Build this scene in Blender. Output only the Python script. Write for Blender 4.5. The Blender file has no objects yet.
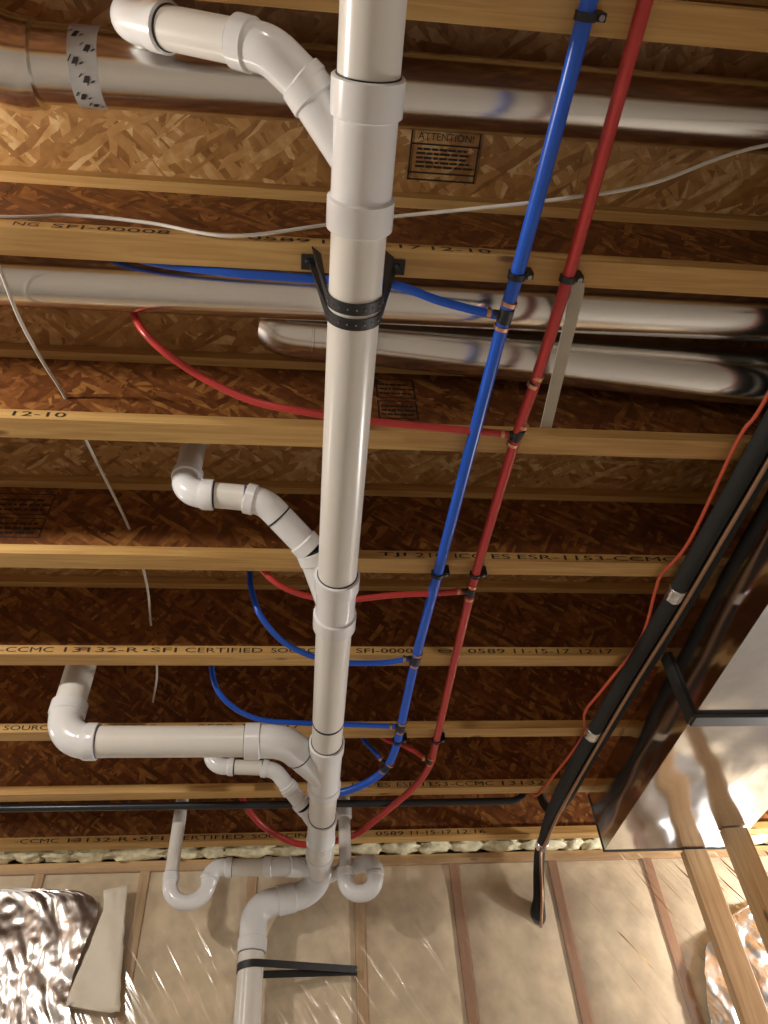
import bpy, bmesh, math, random
from mathutils import Vector, Matrix, noise
random.seed(7)

# ------------------------------------------------------------------ camera
CZ = 1.2                                   # phone height above the slab
HZ = CZ + 1.31495                          # underside of the joists
FPX = 739.568                              # focal length in pixels (768 x 1024 frame)
PITCH, YAW, ROLL = 0.82540468, -0.15105636, -0.08871548
def basis():
    cp, sp = math.cos(PITCH), math.sin(PITCH)
    Zr = Matrix.Rotation(YAW, 3, 'Z')
    w = Zr @ Vector((0, cp, sp)); u = Zr @ Vector((0, -sp, cp)); r = Zr @ Vector((1, 0, 0))
    c, q = math.cos(ROLL), math.sin(ROLL)
    return c*r + q*u, -q*r + c*u, w
CR, CU, CW = basis()
scene = bpy.context.scene
cam_d = bpy.data.cameras.new('camera'); cam = bpy.data.objects.new('camera', cam_d)
scene.collection.objects.link(cam); scene.camera = cam
cam_d.sensor_fit = 'AUTO'; cam_d.sensor_width = 36; cam_d.lens = FPX*36/1024; cam_d.clip_start = .02
M = Matrix((( CR.x, CU.x, -CW.x, 0), (CR.y, CU.y, -CW.y, 0), (CR.z, CU.z, -CW.z, CZ), (0, 0, 0, 1)))
cam.matrix_world = M

# ------------------------------------------------------------------ world, lamps, exposure
wd = bpy.data.worlds.new('World'); scene.world = wd; wd.use_nodes = True
wd.node_tree.nodes['Background'].inputs[0].default_value = (.9, .85, .8, 1)
wd.node_tree.nodes['Background'].inputs[1].default_value = .02
def point_lamp(name, loc, watts, col=(1, .93, .84), r=.045):
    l = bpy.data.lights.new(name, 'POINT'); l.energy = watts; l.color = col; l.shadow_soft_size = r
    o = bpy.data.objects.new(name, l); scene.collection.objects.link(o); o.location = loc; return o
point_lamp('bulb_near', (-1.55, .45, HZ-.115), 39)
point_lamp('bulb_right', (2.32, 2.5, HZ-.55), 42, (1, .95, .9), .06)
point_lamp('bulb_far_left', (-1.95, 2.28, HZ-.13), 7)
point_lamp('fill_behind', (-.5, -1.7, HZ-.12), 14)  # ambient fill added behind the camera, not a known fixture
vs = scene.view_settings
vs.view_transform = 'Standard'; vs.look = 'None'; vs.gamma = 1; vs.use_curve_mapping = False; vs.exposure = .93

# ------------------------------------------------------------------ pixel helpers (where things stand)
def ray(x, y): return CR*((x-384)/FPX) - CU*((y-512)/FPX) + CW
def atz(x, y, dz):
    d = ray(x, y); p = d*((HZ+dz-CZ)/d.z); return Vector((p.x, p.y, HZ+dz))
def aty(x, y, Y):
    d = ray(x, y); p = d*(Y/d.y); return Vector((p.x, Y, p.z+CZ))
def W(x, y, dz): return Vector((x, y, HZ+dz))

# ------------------------------------------------------------------ materials
def nt(name):
    m = bpy.data.materials.new(name); m.use_nodes = True
    t = m.node_tree; b = t.nodes['Principled BSDF']; return m, t, b
def N(t, kind, **kw):
    n = t.nodes.new(kind)
    for k, v in kw.items():
        if k.startswith('i_'): n.inputs[k[2:].replace('_', ' ')].default_value = v
        else: setattr(n, k, v)
    return n
def ramp(t, stops):
    n = t.nodes.new('ShaderNodeValToRGB'); e = n.color_ramp.elements
    while len(e) < len(stops): e.new(.5)
    for i, (p, c) in enumerate(stops): e[i].position = p; e[i].color = (*c, 1)
    return n
def coords(t, rnd=True):
    tc = N(t, 'ShaderNodeTexCoord')
    if not rnd: return tc.outputs['Object']
    oi = N(t, 'ShaderNodeObjectInfo'); mu = N(t, 'ShaderNodeMath', operation='MULTIPLY'); mu.inputs[1].default_value = 37
    t.links.new(oi.outputs['Random'], mu.inputs[0])
    ad = N(t, 'ShaderNodeVectorMath', operation='ADD')
    t.links.new(tc.outputs['Object'], ad.inputs[0]); t.links.new(mu.outputs[0], ad.inputs[1]); return ad.outputs[0]
def plain(name, col, rough=.5, metal=0, var=.06, scale=30, bump=0, spec=.5, coat=0):
    m, t, b = nt(name)
    n = N(t, 'ShaderNodeTexNoise'); n.inputs['Scale'].default_value = scale; n.inputs['Detail'].default_value = 4
    t.links.new(coords(t), n.inputs['Vector'])
    lo = tuple(c*(1-var) for c in col); hi = tuple(min(1, c*(1+var)) for c in col)
    r = ramp(t, [(.3, lo), (.7, hi)]); t.links.new(n.outputs['Fac'], r.inputs[0]); t.links.new(r.outputs[0], b.inputs['Base Color'])
    b.inputs['Roughness'].default_value = rough; b.inputs['Metallic'].default_value = metal
    b.inputs['Specular IOR Level'].default_value = spec; b.inputs['Coat Weight'].default_value = coat
    if bump:
        bp = N(t, 'ShaderNodeBump'); bp.inputs['Strength'].default_value = bump; bp.inputs['Distance'].default_value = .002
        t.links.new(n.outputs['Fac'], bp.inputs['Height']); t.links.new(bp.outputs[0], b.inputs['Normal'])
    return m
def osb(name, axis, stops, bump=.2, rough=.5, turn=0):
    m, t, b = nt(name); L = t.links; c = coords(t)
    flat = (1, 1, 0) if axis[2] else (1, 0, 1)
    fl = N(t, 'ShaderNodeVectorMath', operation='MULTIPLY'); fl.inputs[1].default_value = flat; L.new(c, fl.inputs[0])
    wn = N(t, 'ShaderNodeTexNoise'); wn.inputs['Scale'].default_value = 14; wn.inputs['Detail'].default_value = 3; L.new(fl.outputs[0], wn.inputs['Vector'])
    wv = N(t, 'ShaderNodeVectorMath', operation='MULTIPLY_ADD'); wv.inputs[1].default_value = tuple(.014*k for k in flat); L.new(wn.outputs['Color'], wv.inputs[0]); L.new(fl.outputs[0], wv.inputs[2])
    vals = []
    for ang, sc, seed in ((.25, (8, 58), 0), (1.8, (9, 52), 3.3), (1.05, (12, 70), 7.7), (2.5, (11, 64), 5.1)):       # three overlapping strand layers
        vr = N(t, 'ShaderNodeVectorRotate', rotation_type='AXIS_ANGLE'); vr.inputs['Axis'].default_value = axis; vr.inputs['Angle'].default_value = ang+turn; L.new(wv.outputs[0], vr.inputs['Vector'])
        mp = N(t, 'ShaderNodeMapping'); mp.inputs['Location'].default_value = (seed, seed, seed); mp.inputs['Scale'].default_value = (sc[0], sc[1], 1) if axis[2] else (sc[0], 1, sc[1]); L.new(vr.outputs[0], mp.inputs['Vector'])
        vo = N(t, 'ShaderNodeTexVoronoi'); vo.inputs['Scale'].default_value = 1; vo.inputs['Randomness'].default_value = 1; L.new(mp.outputs[0], vo.inputs['Vector'])
        se = N(t, 'ShaderNodeSeparateColor'); L.new(vo.outputs['Color'], se.inputs[0]); vals.append((se.outputs[0], se.outputs[1]))
    a, cnt = vals[0][0], 0
    for v, sel in vals[1:]:
        st = N(t, 'ShaderNodeMath', operation='GREATER_THAN'); st.inputs[1].default_value = .55; L.new(sel, st.inputs[0])
        mx = N(t, 'ShaderNodeMix', data_type='FLOAT'); L.new(st.outputs[0], mx.inputs[0]); L.new(a, mx.inputs[2]); L.new(v, mx.inputs[3]); a = mx.outputs[0]
    gr = N(t, 'ShaderNodeTexNoise'); gr.inputs['Scale'].default_value = 38; gr.inputs['Detail'].default_value = 4; L.new(wv.outputs[0], gr.inputs['Vector'])
    m2 = N(t, 'ShaderNodeMix', data_type='FLOAT'); m2.inputs[0].default_value = .5; L.new(a, m2.inputs[2]); L.new(gr.outputs['Fac'], m2.inputs[3])
    r = ramp(t, stops); L.new(m2.outputs[0], r.inputs[0]); L.new(r.outputs[0], b.inputs['Base Color'])
    bp = N(t, 'ShaderNodeBump'); bp.inputs['Strength'].default_value = bump; bp.inputs['Distance'].default_value = .003; L.new(m2.outputs[0], bp.inputs['Height']); L.new(bp.outputs[0], b.inputs['Normal'])
    b.inputs['Roughness'].default_value = rough; return m
def wood(name, dark, light, along='X', rough=.55):
    m, t, b = nt(name); L = t.links; c = coords(t)
    mp = N(t, 'ShaderNodeMapping'); mp.inputs['Scale'].default_value = (3, 60, 60) if along == 'X' else (60, 60, 3); L.new(c, mp.inputs['Vector'])
    n = N(t, 'ShaderNodeTexNoise'); n.inputs['Scale'].default_value = 1; n.inputs['Detail'].default_value = 5; n.inputs['Distortion'].default_value = 1.2; L.new(mp.outputs[0], n.inputs['Vector'])
    k = N(t, 'ShaderNodeTexVoronoi'); k.inputs['Scale'].default_value = 1
    mk = N(t, 'ShaderNodeMapping'); mk.inputs['Scale'].default_value = (5, 14, 14) if along == 'X' else (14, 14, 5); L.new(c, mk.inputs['Vector']); L.new(mk.outputs[0], k.inputs['Vector'])
    kr = ramp(t, [(.06, (.25, .16, .1)), (.13, (1, 1, 1))]); L.new(k.outputs['Distance'], kr.inputs[0])
    n2 = N(t, 'ShaderNodeTexNoise'); n2.inputs['Scale'].default_value = 2.2; L.new(c, n2.inputs['Vector'])
    r = ramp(t, [(.3, dark), (.65, light)])
    mx = N(t, 'ShaderNodeMix', data_type='FLOAT'); mx.inputs[0].default_value = .4; L.new(n.outputs['Fac'], mx.inputs[2]); L.new(n2.outputs['Fac'], mx.inputs[3]); L.new(mx.outputs[0], r.inputs[0])
    mu = N(t, 'ShaderNodeMix', data_type='RGBA', blend_type='MULTIPLY'); mu.inputs[0].default_value = .8
    L.new(r.outputs[0], mu.inputs[6]); L.new(kr.outputs[0], mu.inputs[7]); L.new(mu.outputs[2], b.inputs['Base Color'])
    bp = N(t, 'ShaderNodeBump'); bp.inputs['Strength'].default_value = .2; bp.inputs['Distance'].default_value = .001; L.new(n.outputs['Fac'], bp.inputs['Height']); L.new(bp.outputs[0], b.inputs['Normal'])
    b.inputs['Roughness'].default_value = rough; return m
def galvanised(name, col, rough, spangle=.06):
    m, t, b = nt(name); L = t.links; c = coords(t)
    v = N(t, 'ShaderNodeTexVoronoi'); v.inputs['Scale'].default_value = 55; L.new(c, v.inputs['Vector'])
    s = N(t, 'ShaderNodeSeparateColor'); L.new(v.outputs['Color'], s.inputs[0])
    r = ramp(t, [(0, tuple(k*(1-spangle) for k in col)), (1, tuple(min(1, k*(1+spangle)) for k in col))]); L.new(s.outputs[0], r.inputs[0]); L.new(r.outputs[0], b.inputs['Base Color'])
    b.inputs['Metallic'].default_value = 1
    rr = N(t, 'ShaderNodeMapRange'); rr.inputs['To Min'].default_value = rough*.97; rr.inputs['To Max'].default_value = rough*1.03; L.new(s.outputs[1], rr.inputs[0]); L.new(rr.outputs[0], b.inputs['Roughness'])
    return m
def plastic_sheet():
    m, t, b = nt('vapor_barrier_plastic'); L = t.links; c = coords(t, False)
    du = N(t, 'ShaderNodeVectorMath', operation='DOT_PRODUCT'); du.inputs[1].default_value = (1.3, 0, -1.9); L.new(c, du.inputs[0])
    dv = N(t, 'ShaderNodeVectorMath', operation='DOT_PRODUCT'); dv.inputs[1].default_value = (19, 0, 13); L.new(c, dv.inputs[0])
    mp = N(t, 'ShaderNodeCombineXYZ'); L.new(du.outputs['Value'], mp.inputs[0]); L.new(dv.outputs['Value'], mp.inputs[1])
    n = N(t, 'ShaderNodeTexNoise'); n.inputs['Scale'].default_value = 1; n.inputs['Detail'].default_value = 2; n.inputs['Distortion'].default_value = .5; L.new(mp.outputs[0], n.inputs['Vector'])
    bp = N(t, 'ShaderNodeBump'); bp.inputs['Strength'].default_value = .45; bp.inputs['Distance'].default_value = .019; L.new(n.outputs['Fac'], bp.inputs['Height'])
    t.nodes.remove(b); out = t.nodes['Material Output']
    tr = N(t, 'ShaderNodeBsdfTransparent'); tr.inputs[0].default_value = (.97, .96, .94, 1)
    gl = N(t, 'ShaderNodeBsdfGlossy'); gl.inputs['Roughness'].default_value = .12; L.new(bp.outputs[0], gl.inputs['Normal'])
    fr = N(t, 'ShaderNodeFresnel'); fr.inputs[0].default_value = 1.5; L.new(bp.outputs[0], fr.inputs['Normal'])
    mu = N(t, 'ShaderNodeMath', operation='MULTIPLY'); mu.inputs[1].default_value = 1.5; L.new(fr.outputs[0], mu.inputs[0])
    df = N(t, 'ShaderNodeBsdfDiffuse'); df.inputs[0].default_value = (.8, .77, .72, 1); m0 = N(t, 'ShaderNodeMixShader'); m0.inputs[0].default_value = .10; L.new(tr.outputs[0], m0.inputs[1]); L.new(df.outputs[0], m0.inputs[2])
    mx = N(t, 'ShaderNodeMixShader'); L.new(mu.outputs[0], mx.inputs[0]); L.new(m0.outputs[0], mx.inputs[1]); L.new(gl.outputs[0], mx.inputs[2]); L.new(mx.outputs[0], out.inputs['Surface'])
    return m
MT = dict(
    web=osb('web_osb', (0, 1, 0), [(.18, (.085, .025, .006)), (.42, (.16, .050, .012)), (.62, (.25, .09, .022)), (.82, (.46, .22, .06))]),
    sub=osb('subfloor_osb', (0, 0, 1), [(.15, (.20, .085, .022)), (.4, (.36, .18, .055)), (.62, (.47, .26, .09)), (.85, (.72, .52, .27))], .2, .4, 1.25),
    flange=wood('flange_wood', (.42, .21, .055), (.66, .42, .15)),
    stud=wood('stud_wood', (.40, .22, .09), (.66, .45, .24), 'Z'),
    oldstud=wood('wall_stud_wood', (.30, .13, .06), (.46, .24, .12), 'Z'),
    plate=wood('plate_wood', (.42, .24, .10), (.62, .41, .2)),
    galv=galvanised('galvanised_steel', (.78, .77, .74), .2, .004), sheet=galvanised('bright_sheet_metal', (.74, .74, .75), .13, .03),
    cleat=plain('cleat_grey', (.07, .07, .07), .6, .2), galvjoint=plain('duct_seam', (.25, .24, .22), .4, .8),
    pipe=plain('pvc_pipe', (.76, .74, .69), .28, 0, .02, 8), fit=plain('pvc_fitting', (.78, .79, .80), .2, 0, .015, 8),
    cement=plain('dark_cement', (.012, .012, .018), .5), primer=plain('purple_primer', (.12, .06, .2), .5),
    blue=plain('blue_pex', (.012, .10, .60), .3, 0, .05, 10), red=plain('red_pex', (.52, .045, .04), .32, 0, .05, 10),
    black=plain('black_plastic', (.012, .012, .013), .42), copper=plain('copper', (.72, .38, .22), .3, 1),
    strap=plain('black_strap', (.015, .015, .016), .5), foam_tube=plain('black_pipe_insulation', (.018, .018, .017), .8, 0, .2, 120, .3),
    copper_dull=plain('dull_copper', (.42, .24, .14), .45, .6), orange=plain('orange_cable', (.62, .10, .045), .45), cable=plain('white_cable', (.66, .63, .57), .45),
    tape=galvanised('foil_tape', (.8, .8, .8), .25), screw=plain('screw_steel', (.3, .3, .3), .35, 1),
    batt=plain('fibreglass_batt', (.78, .655, .475), .95, 0, .16, 14, .6, .1), flap=plain('pale_batt_facing', (.80, .74, .62), .5, 0, .06, 9, .2),
    spray=plain('spray_foam', (.82, .77, .54), .7, 0, .25, 40, .6), foil=galvanised('crumpled_foil', (.92, .91, .90), .24, .02),
    concrete=plain('concrete', (.5, .48, .45), .85, 0, .15, 6, .2), drywall=plain('foundation_wall', (.44, .41, .37), .85, 0, .12, 4, .2),
    ink=plain('black_ink', (.02, .015, .012), .7), tapeprint=plain('printed_tape', (.42, .41, .40), .35, 0, .1, 30), poly=plain('black_poly_pipe', (.015, .017, .022), .3),
    lath=plain('pale_lath', (.50, .46, .38), .6, 0, .08, 20), sheath=plain('wall_sheathing', (.28, .2, .12), .8), vapor=plastic_sheet())

# ------------------------------------------------------------------ mesh helpers
col = scene.collection
def mesh_from(bm, mat, smooth=False, origin=Vector()):
    me = bpy.data.meshes.new('mesh'); bmesh.ops.recalc_face_normals(bm, faces=bm.faces)
    if origin.length: bmesh.ops.translate(bm, verts=bm.verts, vec=-origin)
    bm.to_mesh(me); bm.free(); me.materials.append(MT[mat])
    if smooth:
        for p in me.polygons: p.use_smooth = True
        me.set_sharp_from_angle(angle=math.radians(smooth))
    return me
def tag(o, label=None, cat=None, group=None, kind=None):
    for k, v in (('label', label), ('category', cat), ('group', group), ('kind', kind)):
        if v: o[k] = v
    return o
def link(name, data, parent=None):
    o = bpy.data.objects.new(name, data); col.objects.link(o)
    if parent: o.parent = parent
    return o
class Thing:
    def __init__(s, name, origin, label=None, cat=None, group=None, kind=None):
        s.o = Vector(origin); s.root = link(name, None); s.root.location = s.o; s.root.empty_display_size = .05
        tag(s.root, label, cat, group, kind)
    def part(s, name, bm, mat, smooth=40, parent=None, label=None):
        p = link(name, mesh_from(bm, mat, smooth, s.o), parent or s.root)
        if label: p['label'] = label
        return p
def single(name, bm, mat, origin, smooth=40, **kw):
    origin = Vector(origin); o = link(name, mesh_from(bm, mat, smooth, origin)); o.location = origin; return tag(o, **kw)
def box(bm, lo, hi, bev=0):
    lo, hi = Vector(lo), Vector(hi); c = (lo+hi)/2; d = hi-lo
    r = bmesh.ops.create_cube(bm, size=1, matrix=Matrix.Translation(c) @ Matrix.Diagonal((*d, 1)))
    if bev:
        es = {e for v in r['verts'] for e in v.link_edges}; bmesh.ops.bevel(bm, geom=list(es), offset=bev, segments=2, affect='EDGES', profile=.5)
    return bm
def B(lo, hi, bev=0): return box(bmesh.new(), lo, hi, bev)
def sweep(bm, pts, rad, seg=20, cap=True, close=None):
    """ring sweep along pts; rad a number or a list"""
    pts = [Vector(p) for p in pts]; n = len(pts)
    if not hasattr(rad, '__len__'): rad = [rad]*n
    tan = []
    for i in range(n):
        a = pts[max(0, i-1)]; b = pts[min(n-1, i+1)]; t = b-a
        if t.length < 1e-7: t = tan[-1] if tan else Vector((0, 1, 0))
        tan.append(t.normalized())
    ref = Vector((0, 0, 1)) if abs(tan[0].z) < .9 else Vector((1, 0, 0))
    u = tan[0].cross(ref).normalized(); rings = []
    for i in range(n):
        u = (u - tan[i]*u.dot(tan[i])).normalized(); v = tan[i].cross(u)
        rings.append([bm.verts.new(pts[i] + (u*math.cos(2*math.pi*k/seg) + v*math.sin(2*math.pi*k/seg))*rad[i]) for k in range(seg)])
    for i in range(n-1):
        for k in range(seg):
            bm.faces.new((rings[i][k], rings[i][(k+1) % seg], rings[i+1][(k+1) % seg], rings[i+1][k]))
    if cap: bm.faces.new(rings[0][::-1]); bm.faces.new(rings[-1])
    return bm
def tube(pts, rad, seg=20): return sweep(bmesh.new(), pts, rad, seg)
def rounded(pts, R, n=9):
    pts = [Vector(p) for p in pts]
    if not hasattr(R, '__len__'): R = [R]*len(pts)
    out = [pts[0]]
    for i in range(1, len(pts)-1):
        p = pts[i]; a = (pts[i-1]-p); b = (pts[i+1]-p); la, lb = a.length, b.length; a.normalize(); b.normalize()
        ang = a.angle(b); half = (math.pi-ang)/2
        if half < .02: out.append(p); continue
        d = min(R[i]*math.tan(half), .49*la if i > 1 else .98*la, .49*lb if i < len(pts)-2 else .98*lb); r = d/math.tan(half)
        c = p + (a+b).normalized()*(r/math.cos(half)); s = p+a*d; e = p+b*d
        v0, v1 = s-c, e-c; tot = v0.angle(v1); ax = v0.cross(v1).normalized()
        for k in range(n+1): out.append(c + Matrix.Rotation(tot*k/n, 3, ax) @ v0)
    out.append(pts[-1]); return out
def smooth_path(pts, n=8):
    pts = [Vector(p) for p in pts]; P = [pts[0]*2-pts[1]] + pts + [pts[-1]*2-pts[-2]]; out = []
    for i in range(1, len(P)-2):
        a, b, c, d = P[i-1:i+3]
        for k in range(n):
            t = k/n; out.append(.5*((2*b) + (c-a)*t + (2*a-5*b+4*c-d)*t*t + (3*b-a-3*c+d)*t**3))
    out.append(pts[-1]); return out
def ribbon(bm, pts, wid, th, wdir, tips=None):
    """flat strap: rectangular section, width along wdir"""
    pts = [Vector(p) for p in pts]; rows = []; wv = Vector(wdir).normalized()*wid/2
    for i, p in enumerate(pts):
        if tips: wv = (Vector(tips if i in (0, len(pts)-1) else wdir)).normalized()*wid/2
        t = (pts[min(i+1, len(pts)-1)]-pts[max(i-1, 0)]).normalized(); nrm = t.cross(wv).normalized()*th/2
        rows.append([bm.verts.new(p+s*wv+q*nrm) for s, q in ((-1, -1), (1, -1), (1, 1), (-1, 1))])
    for a, b in zip(rows, rows[1:]):
        for k in range(4): bm.faces.new((a[k], a[(k+1) % 4], b[(k+1) % 4], b[k]))
    bm.faces.new(rows[0][::-1]); bm.faces.new(rows[-1]); return bm
def text_into(bm, s, O, right, up, width, height):
    cu = bpy.data.curves.new('t', 'FONT'); cu.body = s; cu.resolution_u = 3
    ob = bpy.data.objects.new('t', cu); col.objects.link(ob); bpy.context.view_layer.update()
    me = bpy.data.meshes.new_from_object(ob.evaluated_get(bpy.context.evaluated_depsgraph_get()))
    xs = [v.co.x for v in me.vertices]; ys = [v.co.y for v in me.vertices]
    x0, x1, y0, y1 = min(xs), max(xs), min(ys), max(ys); right = Vector(right); up = Vector(up); O = Vector(O)
    nv = [bm.verts.new(O + right*((v.co.x-x0)/(x1-x0)*width) + up*((v.co.y-y0)/max(y1-y0, .3)*height)) for v in me.vertices]
    for p in me.polygons:
        try: bm.faces.new([nv[i] for i in p.vertices])
        except ValueError: pass
    bpy.data.objects.remove(ob); bpy.data.curves.remove(cu); bpy.data.meshes.remove(me)
def rect(bm, O, right, up, w, h):
    O, right, up = Vector(O), Vector(right), Vector(up)
    bm.faces.new([bm.verts.new(q) for q in (O, O+right*w, O+right*w+up*h, O+up*h)])

# ------------------------------------------------------------------ room shell
XL, XR, YF, YW = -3.1, 3.3, -2.4, 3.12
DEP, FW, FT = .302, .0525, .032            # I-joist depth, flange width, flange thickness
single('floor', B((XL, YF, -.1), (XR, YW+.3, 0)), 'concrete', (0, 0, 0), kind='structure', label='plain grey concrete basement slab floor')
single('wall_left', B((XL-.2, YF-.2, 0), (XL, YW+.3, HZ+DEP)), 'drywall', (XL, 0, 0), kind='structure', label='plain grey basement wall on the left')
single('wall_right', B((XR, YF-.2, 0), (XR+.2, YW+.3, HZ+DEP)), 'drywall', (XR, 0, 0), kind='structure', label='plain grey basement wall on the right')
single('wall_front', B((XL, YF-.2, 0), (XR, YF, HZ+DEP)), 'drywall', (0, YF, 0), kind='structure', label='plain grey basement wall behind the camera')
cei = Thing('ceiling', (0, 0, HZ+DEP), 'oriented strand board subfloor panels seen between the joists', None, None, 'structure')
yy = YF; row = 0
while yy < YW+.3:
    y1 = min(yy+1.219, YW+.3); xx = XL - (0 if row % 2 else 1.22)
    while xx < XR:
        a, b = max(xx, XL), min(xx+2.438, XR)
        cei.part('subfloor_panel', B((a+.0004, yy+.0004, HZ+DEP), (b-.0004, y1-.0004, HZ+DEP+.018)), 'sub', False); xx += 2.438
    yy += 1.219; row += 1

# stamps printed on the subfloor
def stamp_sub(px0, py0, px1, py1, word=None):
    z = DEP-.001; a = atz(px0, py0, z); b = atz(px1, py1, z); w = b.x-a.x; h = b.y-a.y; bm = bmesh.new()
    R, U = Vector((1, 0, 0)), Vector((0, -1, 0)); O = Vector((a.x, b.y, HZ+z))     # bottom left as read
    t = .0035
    for q in ((0, 0, w, t), (0, h-t, w, t), (0, h*.70, w, t), (0, h*.14, w, t)): rect(bm, O+R*q[0]+U*q[1], R, U, q[2], q[3])
    for q in (0, w-t): rect(bm, O+R*q, R, U, t, h)
    if word: text_into(bm, word, O+R*w*.1+U*h*.80, R, U, w*.8, h*.14)
    rnd = random.Random(3)
    for k in range(5):
        x = w*.1
        while x < w*.84:
            l = w*rnd.uniform(.05, .14); rect(bm, O+R*x+U*(h*(.60-k*.085)), R, U, l, h*.045); x += l+w*.025
    cei.part('printed_stamp', bm, 'ink', False, label='black rectangular warning stamp printed on the strand board')
stamp_sub(412, 128, 474, 184, 'ATTENTION!')

# ------------------------------------------------------------------ back wall
def px_x(x, y, Y): return aty(x, y, Y).x
wb = Thing('wall_back', (0, YW, 0), 'insulated stud wall behind clear plastic at the end of the joists', None, None, 'structure')
XA, XB = -2.2, 3.2
wb.part('top_plate', B((XA, YW, HZ-.055), (XB, YW+.14, HZ-.015), .002), 'plate', False)
wb.part('rim_board', B((XA, YW+.14, HZ-.015), (XB, YW+.17, HZ+DEP)), 'sheath', False)
wb.part('sheathing', B((XA, YW+.14, .04), (XB, YW+.16, HZ-.055)), 'sheath', False)
wb.part('bottom_plate', B((XA, YW, 0), (XB, YW+.14, .04), .002), 'plate', False)
stud_x = [-1.83, -1.425, -1.02, -.615, -.19, .236, .636, 1.058, 1.476, 1.885, 2.29, 2.70, 3.1]
for i, x in enumerate(stud_x):
    wb.part('stud', B((x-.019, YW, .04), (x+.019, YW+.14, HZ-.055), .002), 'oldstud' if i > 5 else 'stud', False)
def bulged(x0, x1, z0, z1, yf, th, bul, seed):
    bm = bmesh.new(); nx, nz = 14, 40; g = []
    for j in range(nz+1):
        r = []
        for i in range(nx+1):
            u, v = i/nx, j/nz; e = min(1, min(u, 1-u)*5)*min(1, min(v, 1-v)*14)
            y = yf - bul*e**.6 + .012*(1-e) + .006*e*noise.noise(Vector((u*4+seed, v*9, seed)))
            r.append(bm.verts.new((x0+(x1-x0)*u, y, z0+(z1-z0)*v)))
        g.append(r)
    for j in range(nz):
        for i in range(nx): bm.faces.new((g[j][i], g[j][i+1], g[j+1][i+1], g[j+1][i]))
    edge = [g[0][i] for i in range(nx+1)] + [g[j][nx] for j in range(1, nz+1)] + [g[nz][i] for i in range(nx-1, -1, -1)] + [g[j][0] for j in range(nz-1, 0, -1)]
    back = [bm.verts.new((v.co.x, yf+th, v.co.z)) for v in edge]; n = len(edge)
    for k in range(n): bm.faces.new((edge[k], back[k], back[(k+1) % n], edge[(k+1) % n]))
    bm.faces.new(back); return bm
for i in range(len(stud_x)-1):
    wb.part('insulation_batt', bulged(stud_x[i]+.02, stud_x[i+1]-.02, .041, HZ-.056, YW+.002, .1, .012, i*3.1), 'batt', 60)
# spray foam beads in the gap over the plate
rnd = random.Random(11); x = -1.7
while x < 2.6:
    l = rnd.uniform(.10, .22); bm = bmesh.new(); r = bmesh.ops.create_icosphere(bm, subdivisions=3, radius=1)
    for v in bm.verts:
        k = 1+.42*noise.noise(v.co*2.1+Vector((x*7, 0, 0)))+.3*noise.noise(v.co*5+Vector((0, x*5, 0)))
        v.co = Vector((x+l/2+v.co.x*l*.52*k, YW-.012+v.co.y*.045*k, HZ+.012+v.co.z*.027*k))
    wb.part('spray_foam', bm, 'spray', 60); x += l*rnd.choice((.85, .9, .95, 1.0))
# plastic sheet with folds
bm = bmesh.new(); nx, nz = 150, 60; g = []
for j in range(nz+1):
    r = []
    for i in range(nx+1):
        x = XA+(XB-XA)*i/nx; z = .02+(HZ-.045-.02)*j/nz
        f = noise.noise(Vector((x*1.5+z*1.4, z*1.1-x*.6, 3)))
        fold = max(0, noise.noise(Vector((x*3.2+z*2.6, x*.8-z*.9, 7))))**2
        top = max(0, 1-(HZ-.045-z)/.08)
        r.append(bm.verts.new((x, YW-.024-.008*f-.03*fold-.006*top*abs(noise.noise(Vector((x*14, z*22, 1)))), z)))
    g.append(r)
for j in range(nz):
    for i in range(nx): bm.faces.new((g[j][i], g[j][i+1], g[j+1][i+1], g[j+1][i]))
wb.part('vapor_barrier', bm, 'vapor', 180, label='clear wrinkled plastic sheet stretched over the insulation')

def crumpled(poly, Y, amp, seed, step=.009, th=.002):
    """crumpled sheet with the outline poly (x, z), its own thickness"""
    xs = [p[0] for p in poly]; zs = [p[1] for p in poly]; n = len(poly); z0, z1 = min(zs), max(zs)
    def span(z):
        c = []
        for i in range(n):
            (xa, za), (xb, zb) = poly[i], poly[(i+1) % n]
            if (za > z) != (zb > z): c.append((xb-xa)*(z-za)/(zb-za)+xa)
        return min(c), max(c)
    bm = bmesh.new(); nx = int((max(xs)-min(xs))/step)+2; nz = int((z1-z0)/step)+2; g = []
    for j in range(nz+1):
        z = z0+(z1-z0)*(.001+.998*j/nz); a, b = span(z); row = []
        for i in range(nx+1):
            x = a+(b-a)*i/nx
            q = Vector(((x+z*.5)*8+seed, (z-x*.4)*4.5, seed)); d = amp*(abs(noise.noise(q))*1.2 + .6*abs(noise.noise(q*2.4)) + .22*abs(noise.noise(q*6)))
            e = .006*noise.noise(Vector((x*30, z*30, seed))) if i in (0, nx) or j in (0, nz) else 0
            row.append(bm.verts.new((x+e, Y-d, z+e)))
        g.append(row)
    for j in range(nz):
        for i in range(nx): bm.faces.new((g[j][i], g[j][i+1], g[j+1][i+1], g[j+1][i]))
    r = bmesh.ops.extrude_face_region(bm, geom=bm.faces[:]); bmesh.ops.translate(bm, vec=(0, th, 0), verts=[e for e in r['geom'] if isinstance(e, bmesh.types.BMVert)])
    return bm
def wp(pts, Y): return [(aty(x, y, Y).x, aty(x, y, Y).z) for x, y in pts]
YFo = YW-.05
wb.part('foil_sheet', crumpled(wp([(-60, 890), (0, 888), (40, 890), (68, 889), (92, 896), (99, 910), (92, 930), (80, 960), (66, 1000), (80, 1040), (70, 1100), (-60, 1100)], YFo), YFo, .017, 2.2), 'foil', 60, label='crumpled silver foil insulation facing')
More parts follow.
